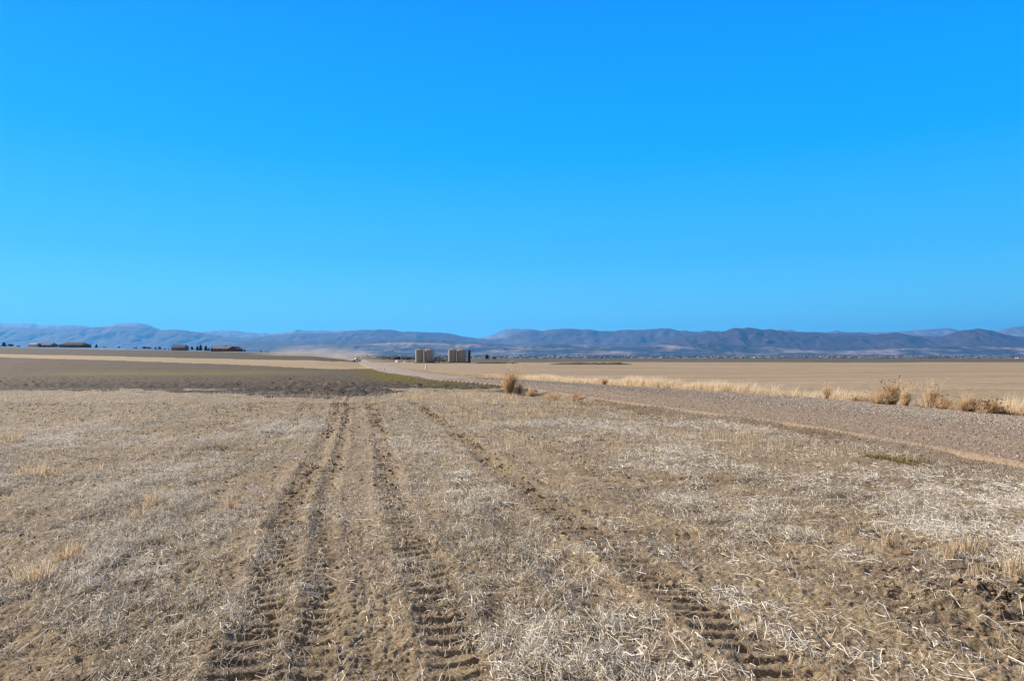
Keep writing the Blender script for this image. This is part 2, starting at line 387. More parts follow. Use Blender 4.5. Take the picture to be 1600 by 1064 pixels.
# ------------------------------------------------------------------ terrain sheet, split where the land use changes
ys = [1.1]
while ys[-1] < 16000:
    y = ys[-1]; ys.append(y + (max(.035, 0) if y < 2.6 else min(.72*y*y/1093, .02*y)))
ys = np.array(ys)
ts = np.concatenate([np.linspace(-3.5, -.9, 60, endpoint=False), np.linspace(-.9, .9, 1180), np.linspace(.9, 3.5, 61)[1:]])
YY, TT = np.meshgrid(ys, ts, indexing='ij'); XX = YY*TT
ZZ = ground_z(XX, YY)
nr, nc = YY.shape
Xc = (XX[:-1, :-1]+XX[1:, 1:])/2; Yc = (YY[:-1, :-1]+YY[1:, 1:])/2; Tc = Xc/Yc
Lr, Rr = road_l(Yc), road_r(Yc)
nzs = (fbm(Xc/1.1, Yc/1.1, 100, 3)-.5)
till = Yc*(1+.12*nzs+.42*(fbm(Xc/9, Yc/4.5, 103, 4)-.5)) > np.interp(Tc, *B_TILL)
p0 = Yc*(1+.02*nzs) > np.interp(Tc, *B_PAL0); p1 = Yc > np.interp(Tc, *B_PAL1)
wob = .5*nzs
reg = np.zeros(Xc.shape, int)                        # 0 near field
left = Xc < Lr+wob*.5
right = Xc > Rr+wob
road = ~left & ~right & (Yc < 640)
reg[left & till] = 1
reg[left & p0] = 2
reg[left & p1] = 3
reg[left & (Yc > 562)] = 2
reg[road] = 4
fe = FIELD_END*(1+.5*(fbm(Xc/60, Yc*0, 101, 2)-.5)*.2)
reg[right & (Yc < fe)] = 5
reg[right & (Yc >= fe)] = 6
reg[(Yc > 700)] = 6
I = np.arange(nr*nc).reshape(nr, nc)
Q = np.stack([I[:-1, :-1], I[:-1, 1:], I[1:, 1:], I[1:, :-1]], -1)
VALL = np.stack([XX, YY, ZZ], -1).reshape(-1, 3)
REG = [("ground", m_soil(), "pale straw littered soil with wheel ruts in the foreground"),
       ("tilled_field", m_tilled(), "dark brown tilled soil behind the straw covered field"),
       ("straw_strip", m_band("pale_stubble", (.27, .20, .12), (.34, .255, .155), (.40, .305, .19)), "pale straw coloured strip across the rise at left"),
       ("fallow_field", m_band("fallow", (.055, .046, .028), (.072, .06, .037), (.10, .082, .053)), "dark olive field on the rise below the houses"),
       ("gravel_road", m_road(), "grey gravel road running away to the horizon"),
       ("stubble_field", m_band("cut_stubble", (.225, .165, .105), (.315, .24, .155), (.39, .305, .205), .018, .16), "pale cut stubble field right of the gravel road"),
       ("plain", m_plain(), "dark plain falling to the valley below the mountains")]
for k, (nm, mt, lb) in enumerate(REG):
    q = Q[reg == k]
    ids = np.unique(q); remap = np.full(nr*nc, -1, np.int64); remap[ids] = np.arange(len(ids))
    V = VALL[ids]; X, Y = V[:, 0], V[:, 1]; at = {}; uv = None
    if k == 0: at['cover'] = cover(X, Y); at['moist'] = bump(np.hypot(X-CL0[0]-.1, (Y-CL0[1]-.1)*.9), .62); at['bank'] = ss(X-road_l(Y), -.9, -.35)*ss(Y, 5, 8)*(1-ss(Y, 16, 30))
    if k == 1:
        t = X/Y
        yb = np.interp(t, *B_TILL); at['moist'] = 1-ss(Y/yb, 1.0, 1.75)
        x1, y1 = hit(250, 584)
        at['mask'] = np.clip(1.15*bump((Y-y1*(1+.25*(t+.5))), 13)*ss(t, -.76, -.6)*(1-ss(t, -.40, -.2)) + .42*bump(X-road_l(Y)+2.0, 2.0)*ss(Y, 28, 45)*(1-ss(Y, 130, 190)), 0, 1)
    if k == 4:
        l, r = road_l(Y), road_r(Y); uv = np.stack([(X-l)/(r-l), along(X, Y)], -1)
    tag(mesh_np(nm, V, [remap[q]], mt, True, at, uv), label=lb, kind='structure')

# ------------------------------------------------------------------ mountains
def hills(name, depth, width, prof, mtl, seed, cut=.3, label=''):
    px = np.array([p for p, v in prof]); pv = np.array([v for p, v in prof])
    t = np.linspace(-1.15, 1.15, 900); r = np.linspace(-1, 1, 80)
    TT, RR = np.meshgrid(t, r); YY = depth+width*RR; XX = TT*depth*(1+.35*width/depth*RR)
    top = CZ + (HOR-np.interp(TT*F+800, px, pv))/F*depth
    top = top + (vn(TT*F/9, RR*0, seed+9)-.5)*depth/F*1.0 + (vn(TT*F/3.5, RR*0, seed+19)-.5)*depth/F*.7
    base = H(XX, YY)-30
    wl = depth*.055
    rid = 1-np.abs(2*fbm(XX/wl*1.6+.6*fbm(XX/wl*3, YY/wl*3, seed+5, 2), YY/wl*.7, seed, 5, .58)-1)
    env = np.where(RR < 0, np.clip(1+RR, 0, 1)**.9, 1-RR**2)
    ez = env*(1-cut*(1-rid**1.5)*np.clip(np.abs(RR)*5, 0, 1)*(1-.3*env))
    Z = base + (top-base)*np.clip(ez, 0, 1)
    nR, nC = Z.shape; I = np.arange(nR*nC).reshape(nR, nC)
    q = np.stack([I[:-1, :-1], I[:-1, 1:], I[1:, 1:], I[1:, :-1]], -1).reshape(-1, 4)
    return tag(mesh_np(name, np.stack([XX, YY, Z], -1).reshape(-1, 3), [q], mtl, True), label=label, kind='structure')
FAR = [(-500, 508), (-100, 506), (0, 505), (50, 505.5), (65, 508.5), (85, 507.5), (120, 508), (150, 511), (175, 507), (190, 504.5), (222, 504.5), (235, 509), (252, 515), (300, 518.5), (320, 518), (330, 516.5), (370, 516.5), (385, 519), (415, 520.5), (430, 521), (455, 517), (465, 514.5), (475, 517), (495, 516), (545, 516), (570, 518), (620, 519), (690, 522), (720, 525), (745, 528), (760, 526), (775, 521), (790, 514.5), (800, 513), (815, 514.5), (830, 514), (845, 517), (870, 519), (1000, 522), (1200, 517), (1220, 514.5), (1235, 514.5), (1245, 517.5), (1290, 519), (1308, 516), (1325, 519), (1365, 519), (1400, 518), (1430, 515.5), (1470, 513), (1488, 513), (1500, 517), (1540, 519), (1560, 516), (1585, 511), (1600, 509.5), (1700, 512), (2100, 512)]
MAIN = [(-500, 514), (-100, 513), (0, 511.5), (100, 513), (160, 510.5), (190, 509), (225, 510), (250, 516), (275, 514.5), (290, 516), (320, 521), (350, 525), (380, 528), (440, 522), (460, 521), (520, 520), (560, 515.8), (590, 514.4), (612, 515), (625, 517.5), (690, 519.5), (700, 520), (712, 523), (745, 529), (765, 530), (790, 528), (805, 522), (825, 516), (850, 516.5), (870, 514), (885, 513.5), (920, 515), (950, 517), (970, 515.5), (1000, 515), (1030, 513), (1045, 512.5), (1060, 516), (1090, 518.5), (1105, 516.5), (1140, 518), (1300, 520), (1345, 519), (1360, 522), (1500, 526), (1700, 524), (2100, 520)]
RIGHT = [(-500, 560), (250, 560), (330, 540), (380, 533), (440, 532.5), (500, 531), (600, 529), (680, 530), (760, 536), (850, 542), (960, 545), (1010, 538), (1050, 529), (1085, 523), (1120, 518.5), (1135, 516), (1148, 511.5), (1160, 512.5), (1170, 511.5), (1190, 515), (1205, 514), (1230, 518), (1270, 519), (1320, 523), (1355, 524), (1385, 521), (1400, 519), (1420, 523), (1450, 529), (1465, 527), (1490, 520), (1510, 515), (1530, 513), (1550, 516), (1570, 522), (1600, 528), (1700, 530), (2100, 525)]
FOOT = [(-500, 545), (300, 545), (420, 543), (480, 540), (560, 538), (620, 535), (700, 536), (760, 539), (800, 541), (860, 537), (900, 537), (950, 541), (1000, 541), (1040, 539), (1080, 538), (1120, 536), (1180, 541), (1250, 545), (1330, 547), (1400, 545), (1450, 542), (1500, 541), (1600, 543), (2100, 540)]
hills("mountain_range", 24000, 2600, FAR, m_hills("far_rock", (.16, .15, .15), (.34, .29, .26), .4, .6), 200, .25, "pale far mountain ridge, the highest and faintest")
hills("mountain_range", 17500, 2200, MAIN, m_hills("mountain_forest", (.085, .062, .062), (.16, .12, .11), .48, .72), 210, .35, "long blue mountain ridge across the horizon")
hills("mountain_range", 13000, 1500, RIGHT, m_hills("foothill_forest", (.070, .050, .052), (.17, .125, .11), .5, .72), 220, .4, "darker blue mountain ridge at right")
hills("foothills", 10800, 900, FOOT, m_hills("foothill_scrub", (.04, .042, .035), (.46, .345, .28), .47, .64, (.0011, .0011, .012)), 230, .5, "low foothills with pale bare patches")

# ------------------------------------------------------------------ plants as blades
def blades(P, h, lean, wd, tint, curl=.35, seg=2):
    """P (n,3) roots, h heights, lean (n,2) tip offset; returns verts, faces, tint"""
    n = len(P); th = rng.uniform(0, math.pi, n); wv = np.stack([np.cos(th), np.sin(th), 0*th], -1)*wd[:, None]/2
    up = np.array([0, 0, 1.])
    mid = P + np.concatenate([lean*curl, (h*.55)[:, None]], 1)
    tip = P + np.concatenate([lean, h[:, None]], 1)
    V = np.stack([P-wv, P+wv, mid-wv*.75, mid+wv*.75, tip], 1).reshape(-1, 3)
    k = np.arange(n)[:, None]*5
    return V, k+np.array([[0, 1, 3, 2]]), k+np.array([[2, 3, 4]]), np.repeat(tint, 5)
def blade_obj(name, mtl, parts, parent=None):
    Vs, q, t, tn, k = [], [], [], [], 0
    for V, a, b, c in parts:
        Vs.append(V); q.append(a+k); t.append(b+k); tn.append(c); k += len(V)
    return mesh_np(name, np.concatenate(Vs), [np.concatenate(q), np.concatenate(t)], mtl, False, {'tint': np.concatenate(tn)}, parent=parent)

# straw lying on the near field
def scatter(n, y0, y1, tmax, dens_fn):
    u = rng.random(n); Y = np.sqrt(y0*y0+(y1*y1-y0*y0)*u); X = Y*rng.uniform(-tmax, tmax, n)
    k = rng.random(n) < dens_fn(X, Y)
    return X[k], Y[k]
def infield(X, Y):
    q = Y/np.interp(X/Y, *B_TILL)+.22*(fbm(X/2.2, Y/2.2, 180, 3)-.5)
    return (X < road_l(Y)-.35) & (_h(np.floor(X*997), np.floor(Y*997), 9) > .985*ss(q, .86, 1.22)) & (q < 1.6)
def straw_set(n, y0, y1, lmin, lmax, wmul):
    X, Y = scatter(n, y0, y1, .86, lambda X, Y: np.where(infield(X, Y), np.clip(.045+cover(X, Y)**1.1*(.18+.82*ss(fbm(X*6.5, Y*5, 131, 2), .36, .62)), 0, 1)*(1-.4*track_mask(X, Y)), 0))
    m = len(X)
    ang = math.pi/2+ROT + rng.normal(0, .62, m)
    r = rng.random(m) < .22; ang[r] = rng.uniform(0, 2*math.pi, r.sum())
    L = lmin+(lmax-lmin)*np.where(rng.random(m) < .8, .28*rng.random(m), rng.random(m)**1.4)
    dx, dy = np.cos(ang)*L/2, np.sin(ang)*L/2
    wd = rng.uniform(.0018, .0042, m)*wmul*np.where(L > .09, .85, .95)
    lift = rng.exponential(.018, m)*(.4+cover(X, Y)); tilt = np.clip(rng.normal(0, .015, m), -.03, .05)
    up = rng.random(m) < .05; tilt[up] += rng.uniform(.015, .05, up.sum())
    bx, by = rng.normal(0, .06, m)*L, rng.normal(0, .06, m)*L
    nx, ny = -np.sin(ang)*wd/2, np.cos(ang)*wd/2; nz = rng.normal(0, .6, m)*wd/2
    pts = []
    for s in (-1, 0, 1):
        x, y = X+dx*s+(bx if s == 0 else 0), Y+dy*s+(by if s == 0 else 0)
        z = ground_z(x, y)+.003+lift+s*tilt+(0.16*L*rng.random(m)**3 if s == 0 else 0)
        z = np.maximum(z, ground_z(x, y)+.002)
        pts += [np.stack([x-nx, y-ny, z-nz], -1), np.stack([x+nx, y+ny, z+nz], -1)]
    V = np.stack(pts, 1).reshape(-1, 3); k = np.arange(m)[:, None]*6
    q = np.concatenate([k+np.array([[0, 1, 3, 2]]), k+np.array([[2, 3, 5, 4]])])
    tn = np.clip(rng.normal(.46, .30, m)-.25*(fbm(X*.8, Y*.8, 130, 2)-.5)*2, 0, 1)
    return V, q, np.repeat(tn, 6)
A1 = straw_set(560000, 2.2, 8, .018, .24, .95)
A2 = straw_set(520000, 8, 17, .03, .26, 1.2)
A3 = straw_set(450000, 17, 42, .05, .30, 1.6)
Vs, qs, tt, k = [], [], [], 0
for V, q, t in (A1, A2, A3):
    Vs.append(V); qs.append(q+k); tt.append(t); k += len(V)
tag(mesh_np("straw_litter", np.concatenate(Vs), [np.concatenate(qs)], M_STRAW, False, {'tint': np.concatenate(tt)}),
    label="bleached straw lying loose over the near field", kind='stuff')

# clods and stones
_ico = np.array([(0, 0, 1), (.894, 0, .447), (.276, .851, .447), (-.724, .526, .447), (-.724, -.526, .447), (.276, -.851, .447), (.724, .526, -.447), (-.276, .851, -.447), (-.894, 0, -.447), (-.276, -.851, -.447), (.724, -.526, -.447), (0, 0, -1)])
_if = np.array([(0, 1, 2), (0, 2, 3), (0, 3, 4), (0, 4, 5), (0, 5, 1), (1, 6, 2), (2, 7, 3), (3, 8, 4), (4, 9, 5), (5, 10, 1), (6, 7, 2), (7, 8, 3), (8, 9, 4), (9, 10, 5), (10, 6, 1), (11, 7, 6), (11, 8, 7), (11, 9, 8), (11, 10, 9), (11, 6, 10)])
def lumps(name, X, Y, size, mtl, tint, flat=.7, label=''):
    m = len(X); V = np.repeat(_ico[None], m, 0)*rng.uniform(.65, 1.3, (m, 12, 1))
    a = rng.uniform(0, 2*math.pi, m)[:, None]; st = rng.uniform(.7, 1.4, (m, 1))
    x = V[:, :, 0]*st; y = V[:, :, 1]/st
    x, y = x*np.cos(a)-y*np.sin(a), x*np.sin(a)+y*np.cos(a)
    z = V[:, :, 2]*flat
    P = np.stack([X[:, None]+x*size[:, None], Y[:, None]+y*size[:, None], (ground_z(X, Y)+size*.15)[:, None]+z*size[:, None]], -1)
    f = (np.arange(m)[:, None, None]*12+_if[None]).reshape(-1, 3)
    return tag(mesh_np(name, P.reshape(-1, 3), [f], mtl, False, {'tint': np.repeat(tint, 12)}), label=label, kind='stuff')
def dclod(X, Y):
    tm = track_mask(X, Y); bank = bump(X-road_l(Y)+.55, .45)*(Y < 40)
    q = bump(np.hypot(X-CL0[0], (Y-CL0[1])*.9), .5)
    return np.where(X < road_l(Y)-.1, np.clip(.10+.35*tm*(fbm(X*2, Y*2, 140, 2) > .45)+.9*bank+.9*q, 0, 1)*(1-.5*cover(X, Y)*(1-q)), 0)*(Y < np.interp(X/Y, *B_TILL))
X, Y = scatter(330000, 2.6, 24, .84, dclod)
sz = (.0035+.011*rng.random(len(X))**4)*(1+Y/22)*(1+.7*track_mask(X, Y)); q = bump(np.hypot(X-CL0[0], (Y-CL0[1])*.9), .5); sz *= 1+1.6*q*rng.random(len(X))
lumps("soil_clods", X, Y, sz, M_CLOD, np.clip(rng.normal(.5, .25, len(X)), 0, 1), .75, "small soil clods scattered over the ruts and the road bank")
def dst(X, Y):
    u = (X-road_l(Y))/(road_r(Y)-road_l(Y)); n = fbm(across(X, Y)*1.1, along(X, Y)*.12, 150, 2)
    return np.where((u > .02) & (u < .99), np.clip(.10+1.1*ss(u+.5*(n-.5), .30, .8), 0, 1), 0)
nS = 700000
Y = 9+(62-9)*rng.random(nS)**1.3; l, r = road_l(Y), road_r(Y); X = l+(r-l)*rng.random(nS)
k = (rng.random(nS) < dst(X, Y)*np.clip(18/Y, 0, 1)*.6*(1-ss(Y, 35, 60))) & (np.abs(X/Y) < .86); X, Y = X[k], Y[k]
lumps("road_stones", X, Y, (.006+.010*rng.random(len(X))**2.5)*(1+Y/45), M_STONE, np.clip(rng.normal(.5, .3, len(X)), 0, 1), .7, "loose grey stones on the gravel road")

# standing stubble between the litter and the road, and green growth at the verge
def stalk_field(X, Y, h0, h1, wd, lean):
    m = len(X); h = rng.uniform(h0, h1, m)
    P = np.stack([X, Y, ground_z(X, Y)-.01], -1)
    return blades(P, h, rng.normal(0, lean, (m, 2))*h[:, None], np.full(m, wd)*(1+Y/14), np.clip(rng.normal(.55, .25, m), 0, 1))
def dstub(X, Y):
    g = X-road_l(Y)
    b = ss(g, -9, -3.5)*(1-ss(g, -.9, -.3))*ss(Y, 8.5, 13)
    n = ss(fbm(X*.9, Y*.9, 160, 3), .42, .62)*ss(fbm(across(X, Y)*4, along(X, Y)*1.2, 161, 2), .4, .6)
    far = .16*ss(fbm(X*.7, Y*.7, 162, 3), .55, .68)
    rt = .6*bump(X-3.3, .7)*bump(Y-4.9, .7)*ss(fbm(X*5, Y*5, 163, 2), .5, .65)
    return np.where(infield(X, Y), np.clip(1.4*b*n*(Y < 30)+far*ss(Y, 6, 12)+rt, 0, 1), 0)
X, Y = scatter(260000, 3.2, 32, .86, dstub)
tag(blade_obj("standing_stubble", M_STUB, [stalk_field(X, Y, .05, .17, .0042, .22)]), label="short tan stubble stalks standing near the road", kind='stuff')
def dgrn(X, Y):
    g = X-road_l(Y); return np.where(Y > np.interp(X/Y, *B_TILL)*.97, bump(g+2.4, 1.9)*(g < -.5)*ss(Y, 26, 40), 0)
Y = rng.uniform(27, 150, 22000)**1.0; X = road_l(Y)-rng.uniform(.4, 6, len(Y)); k = rng.random(len(Y)) < dgrn(X, Y); X, Y = X[k], Y[k]
tag(blade_obj("verge_grass", M_GREEN, [stalk_field(X, Y, .03, .10, .006, .6)]), label="yellow green grass along the left verge of the road", kind='stuff')

# bunch grass fringe along the far side of the road
def fringe():
    parts = []
    n = 3900
    Y = 16+(150-17)*rng.random(n)**2.0; g = np.abs(rng.normal(.25, .45, n))
    dens = .25+.75*ss(fbm(Y*.22, Y*0, 170, 2), .30, .5)
    k = rng.random(n) < dens*(.22+.78*ss(Y, 20, 26)); Y, g = Y[k], g[k]; X = road_r(Y)+.05+g
    hs = rng.uniform(.26, .58, len(X))*(.7+.6*fbm(Y*.5, Y*0, 171, 2))*(1-.4*ss(Y, 45, 100))
    for x, y, h in zip(X, Y, hs):
        m = 60
        r = np.abs(rng.normal(0, .10, m)); a = rng.uniform(0, 2*math.pi, m)
        px, py = x+r*np.cos(a), y+r*np.sin(a)
        P = np.stack([px, py, np.full(m, float(H(np.array([x]), np.array([y]))[0])-.05)], -1); hh = (h+.08)*rng.uniform(.55, 1.1, m)
        ln = np.stack([np.cos(a)*r*1.6+.22*h, np.sin(a)*r*1.6-.06*h], -1)+rng.normal(0, .13, (m, 2))*h
        parts.append(blades(P, hh, ln, np.full(m, .006+.00022*y), np.clip(rng.normal(.6, .22, m)+(h-.4)*.3-.45*float(ss(y, 45, 75)), 0, 1)))
    return parts
tag(blade_obj("roadside_grass", M_BUNCH, fringe()), label="pale bunch grass fringing the far side of the road", kind='stuff')

def tuft(name, px, py, hpx, wpx, n, label, mtl=None, group="standing stubble tufts on the near field", cat="grass tuft", lean=.25, wd=.0045):
    x, y = hit(px, py); h = hpx/F*y; r = wpx/2/F*y
    z = float(ground_z(np.array([x]), np.array([y]))[0])
    a = rng.uniform(0, 2*math.pi, n); d = r*np.sqrt(rng.random(n))
    bx, by = d*np.cos(a), d*np.sin(a)
    P = np.stack([bx, by, ground_z(bx+x, by+y)-z-.01], -1)
    hh = h*rng.uniform(.35, 1, n)
    V, q, t, tn = blades(P, hh, rng.normal(0, lean, (n, 2))*hh[:, None]+np.stack([bx, by], -1)*.4, np.full(n, wd)*(1+y/18), np.clip(rng.normal(.5, .25, n), 0, 1))
    o = mesh_np(name, V, [q, t], mtl or M_STUB, False, {'tint': tn}); o.location = (x, y, z)
    return tag(o, label, cat, group)
TUFTS = [(361, 797, 34, 14, 26, "slim upright straw tuft standing alone left of the ruts"),
         (236, 790, 30, 26, 40, "ragged straw tuft left of the slim lone one, leaning over its shadow"),
         (213, 808, 22, 12, 16, "small leaning straw tuft just below the ragged one at left"),
         (108, 882, 40, 34, 60, "tall loose straw tuft at left above the low brown clump"),
         (55, 912, 36, 52, 80, "low brown straw clump nearest the left edge of the photo"),
         (140, 862, 30, 8, 8, "few thin straws leaning left beside the tall loose tuft"),
         (48, 745, 26, 44, 60, "wide thin straw tuft at the far left of the field"),
         (84, 742, 18, 26, 30, "short straw tuft right beside the wide one at far left"),
         (346, 702, 18, 14, 22, "little straw tuft beyond the slim lone tuft, by a dark clod"),
         (157, 686, 12, 10, 12, "tiny straw tuft farthest back on the left of the field"),
         (20, 690, 22, 30, 40, "straw tuft cut by the left edge, behind the wide thin one"),
         (1388, 855, 30, 18, 30, "left one of two straw tufts standing before the churned black soil"),
         (1409, 866, 22, 18, 26, "right, more orange one of two straw tufts before the churned soil"),
         (1486, 878, 40, 18, 34, "tall pale straw tuft left of the widest tuft at right"),
         (1514, 864, 36, 40, 70, "widest straw tuft at right, with many upright orange stalks"),
         (1546, 856, 24, 10, 14, "thin straw tuft just right of the widest one"),
         (1585, 908, 52, 28, 50, "tallest straw tuft, at the right edge of the photo"),
         (1530, 906, 28, 30, 26, "sparse row of stalks in front of the tallest tuft at right"),
         (1143, 770, 18, 34, 40, "short comb of straw stalks standing on the bare furrow at centre right"),
         (1573, 832, 26, 10, 12, "lone thin straw tuft above the tallest one at the right edge"),
         (1325, 836, 22, 16, 18, "pale wispy straw tuft left of the pair before the churned soil")]
for p, v, hp, wp, n, lb in TUFTS: tuft("straw_tuft", p, v, hp*1.1, wp, int(n*1.9), lb, wd=.0052)

def weed(name, px, py, hpx, wpx, n, label, seeds=0, up=.6, pal=0.0, cat="weed", lift=0):
    """dry bushy weed: stems fan out from the root, twigs leave the stems"""
    x, y = hit(px, py); h = 1.14*hpx/F*y; r = wpx/2/F*y
    z = float(ground_z(np.array([x]), np.array([y]))[0])
    root = empty(name, (x, y, z), 0, label, cat, "dry weeds along the road")
    nb = 6+n//30; ci = rng.integers(0, nb, n)          # a few main branches, each with its own reach
    ac = rng.uniform(0, 2*math.pi, nb); dc = rng.uniform(.15, 1.0, nb); hc = rng.uniform(.55, 1.05, nb); hc[0] = 1.05; dc[0] *= .4
    a = ac[ci]+rng.normal(0, .32, n); d = np.clip(dc[ci]*rng.uniform(.5, 1.15, n), 0, 1.1)
    tipx, tipy = r*d*np.cos(a), r*d*np.sin(a)
    hh = h*hc[ci]*np.clip(1-(1-up)*d, .15, 1)*rng.uniform(.45, 1.0, n)
    b0 = np.stack([tipx*.18+rng.normal(0, .03, n), tipy*.18+rng.normal(0, .03, n), 0*a-.02], -1)
    ln = np.stack([tipx, tipy], -1)*.82+rng.normal(0, .16, (n, 2))*hh[:, None]+np.array([.12, 0])*hh[:, None]
    tn = np.clip(rng.normal(.45+pal, .2, n)+rng.normal(0, .16, nb)[ci], 0, 1)
    blade_obj("stems", M_WEED, [blades(b0, hh, ln, np.full(n, .011)*(1+y/60), tn, .45)], root)
    m = n*3; i = rng.integers(0, n, m); s = rng.uniform(.25, .95, m)[:, None]
    st = b0[i]+np.concatenate([ln[i], hh[i][:, None]], 1)*s
    th = h*rng.uniform(.08, .26, m); tl = rng.normal(0, .75, (m, 2))*th[:, None]+ln[i]*.1
    blade_obj("twigs", M_WEED, [blades(st, th*.8, tl, np.full(m, .007)*(1+y/60), np.clip(tn[i]+rng.normal(.1, .15, m), 0, 1), .5)], root)['kind'] = 'stuff'
    if seeds:
        j = rng.integers(0, n, seeds); tp = b0[j]+np.concatenate([ln[j], hh[j][:, None]], 1)
        tp = tp+rng.normal(0, .03, tp.shape)
        V = (tp[:, None, :]+_ico[None]*rng.uniform(.012, .026, (seeds, 1, 1))).reshape(-1, 3)
        f = (np.arange(seeds)[:, None, None]*12+_if[None]).reshape(-1, 3)
        mesh_np("seed_heads", V, [f], M_SEED, False, {'tint': np.repeat(rng.random(seeds), 12)}, parent=root)['kind'] = 'stuff'
    return root
WEEDS = [(795, 617, 48, 30, 110, "tall reddish dry weed standing alone on the near verge of the road", 10, .75, -.05),
         (812, 617, 20, 26, 50, "brown weed with dark top leaning on the tall reddish one", 30, .6, -.12),
         (828, 619, 16, 30, 50, "low reddish weed right of the brown one with a dark top", 0, .5, 0),
         (866, 626, 14, 56, 70, "flattened wide brown weed on the near verge of the road", 8, .35, -.1),
         (896, 627, 18, 40, 45, "spiky bare weed at the right end of the near verge brush", 0, .4, -.1),
         (1333, 632, 14, 20, 50, "small round brown weed left of the biggest brush on far verge", 20, .5, -.05),
         (1372, 640, 26, 60, 130, "sprawling tan weed at the left of the biggest brush", 10, .45, .1),
         (1394, 640, 42, 40, 120, "tallest weed with dark seed heads on the far verge of road", 60, .8, .05),
         (1414, 644, 36, 14, 60, "narrow upright pale weed at the right side of the biggest brush", 8, .9, .15),
         (1430, 640, 14, 36, 60, "pale low weed between the biggest brush and the leaning tall weed", 0, .5, .3),
         (1452, 646, 44, 18, 70, "tall pale weed leaning right with grey seed stems, standing apart", 24, .9, .25),
         (1474, 648, 26, 36, 90, "round tan weed just right of the tall leaning one", 14, .55, .1),
         (1512, 653, 34, 44, 150, "orange tan bush on the far verge, biggest one near the right edge", 10, .6, .05),
         (1545, 656, 28, 46, 150, "brown bush with dark tips beside the orange tan one", 50, .5, -.08),
         (1566, 656, 16, 40, 80, "dark grey flattened weed at the foot of the brown bush", 10, .4, -.3),
         (1594, 658, 18, 24, 80, "small tan bush cut by the right edge of the photo", 0, .5, .1),
         (1290, 630, 26, 16, 50, "thin upright tan weed rising from the pale grass fringe", 0, .9, .15),
         (943, 606, 13, 18, 50, "rounded tan weed with a dark right side at the far verge", 14, .6, 0)]
for p, v, hp, wp, n, lb, sdn, up, pal in WEEDS: weed("dry_weed", p, v, hp, wp*1.18, n*3, lb, sdn, up, pal)
for p, v, wp, lb in [(1372, 717, 34, "dark green low weed on the road bank, left of the bright one"), (1412, 722, 44, "bright green low weed spreading on the road bank")]:
    o = tuft("green_weed", p, v, 9, wp, 260, lb, M_GREEN, "green weeds on the road bank", "weed", .9, .008)

# ------------------------------------------------------------------ oil tanks and their equipment
M_TANK = m_flat("tank_paint", (.33, .312, .295), .6, .06, .6)
M_STEEL = m_flat("galvanised_steel", (.30, .29, .27), .5, .2)
M_BLACK = m_flat("blackened_steel", (.028, .028, .03), .5, .3)
M_WHITE = m_flat("white_paint", (.80, .79, .76), .5, .05)
M_BERM = m_flat("berm_dirt", (.10, .082, .06), .9, .3, .6)
M_RUST = m_flat("rusty_pipe", (.24, .12, .06), .7, .3)
DT = 330.0
PX = DT/F
def gx(px, Y): return (px-800)/F*Y
def gz(X, Y): return float(H(np.array([X]), np.array([Y]))[0])
def make_tank():
    root = empty("oil_tank", (0, 0, 0))
    r = 1.95; h = 6.1
    b = MB(); b.lathe([(r, 0), (r, h)] , 40); b.build("shell", M_TANK, root, True)
    b = MB(); b.lathe([(r+.04, h+.003), (r+.04, h+.09), (r-.1, h+.16), (.35, h+.55), (.0001, h+.56)], 40); rf = b.build("roof", M_TANK, root, True)
    b = MB(); b.lathe([(.3, h+.5), (.3, h+.78), (.0001, h+.8)], 16, (.5, -.4)); b.build("hatch", M_STEEL, rf, True)
    b = MB()
    for z in (.35, 2.1, 4.0, 5.8): b.lathe([(r+.012, z), (r+.03, z+.02), (r+.03, z+.08), (r+.012, z+.1)], 40)
    b.build("weld_rings", M_TANK, root)
    b = MB(); b.box(-.35, .35, -r-.12, -r+.06, .35, 1.0); b.build("cleanout_door", M_TANK, root)
    b = MB(); b.bar((.9, -r-.05, .4), (.9, -r-.5, .4), .07); b.bar((.9, -r-.5, .4), (.9, -r-.5, .05), .07); b.lathe([(.16, .3), (.16, .5)], 10, (.9, -r-.3)); b.build("valve", M_STEEL, root)
    return root
tank0 = make_tank()
TANKS = [(655.0, 0, "left front storage tank of the left tank group, with the widest sunlit strip"),
         (670.3, .5, "right front storage tank of the left tank group"),
         (666.5, 5.6, "rear storage tank showing in the gap of the left tank group"),
         (706.5, 1, "left front storage tank of the right tank group"),
         (720.8, 1.5, "right front storage tank of the right tank group, nearest the black stack"),
         (717.4, 6.6, "rear storage tank showing in the gap of the right tank group")]
PAD = gz(gx(690, DT), DT)-.02
for i, (p, dy, lb) in enumerate(TANKS):
    o = tank0 if i == 0 else copy_tree(tank0)
    Y = DT+dy; o.location = (gx(p, Y), Y, PAD+.15); o.rotation_euler.z = .15*(i % 3)-.1
    tag(o, lb, "storage tank", "beige oil storage tanks")
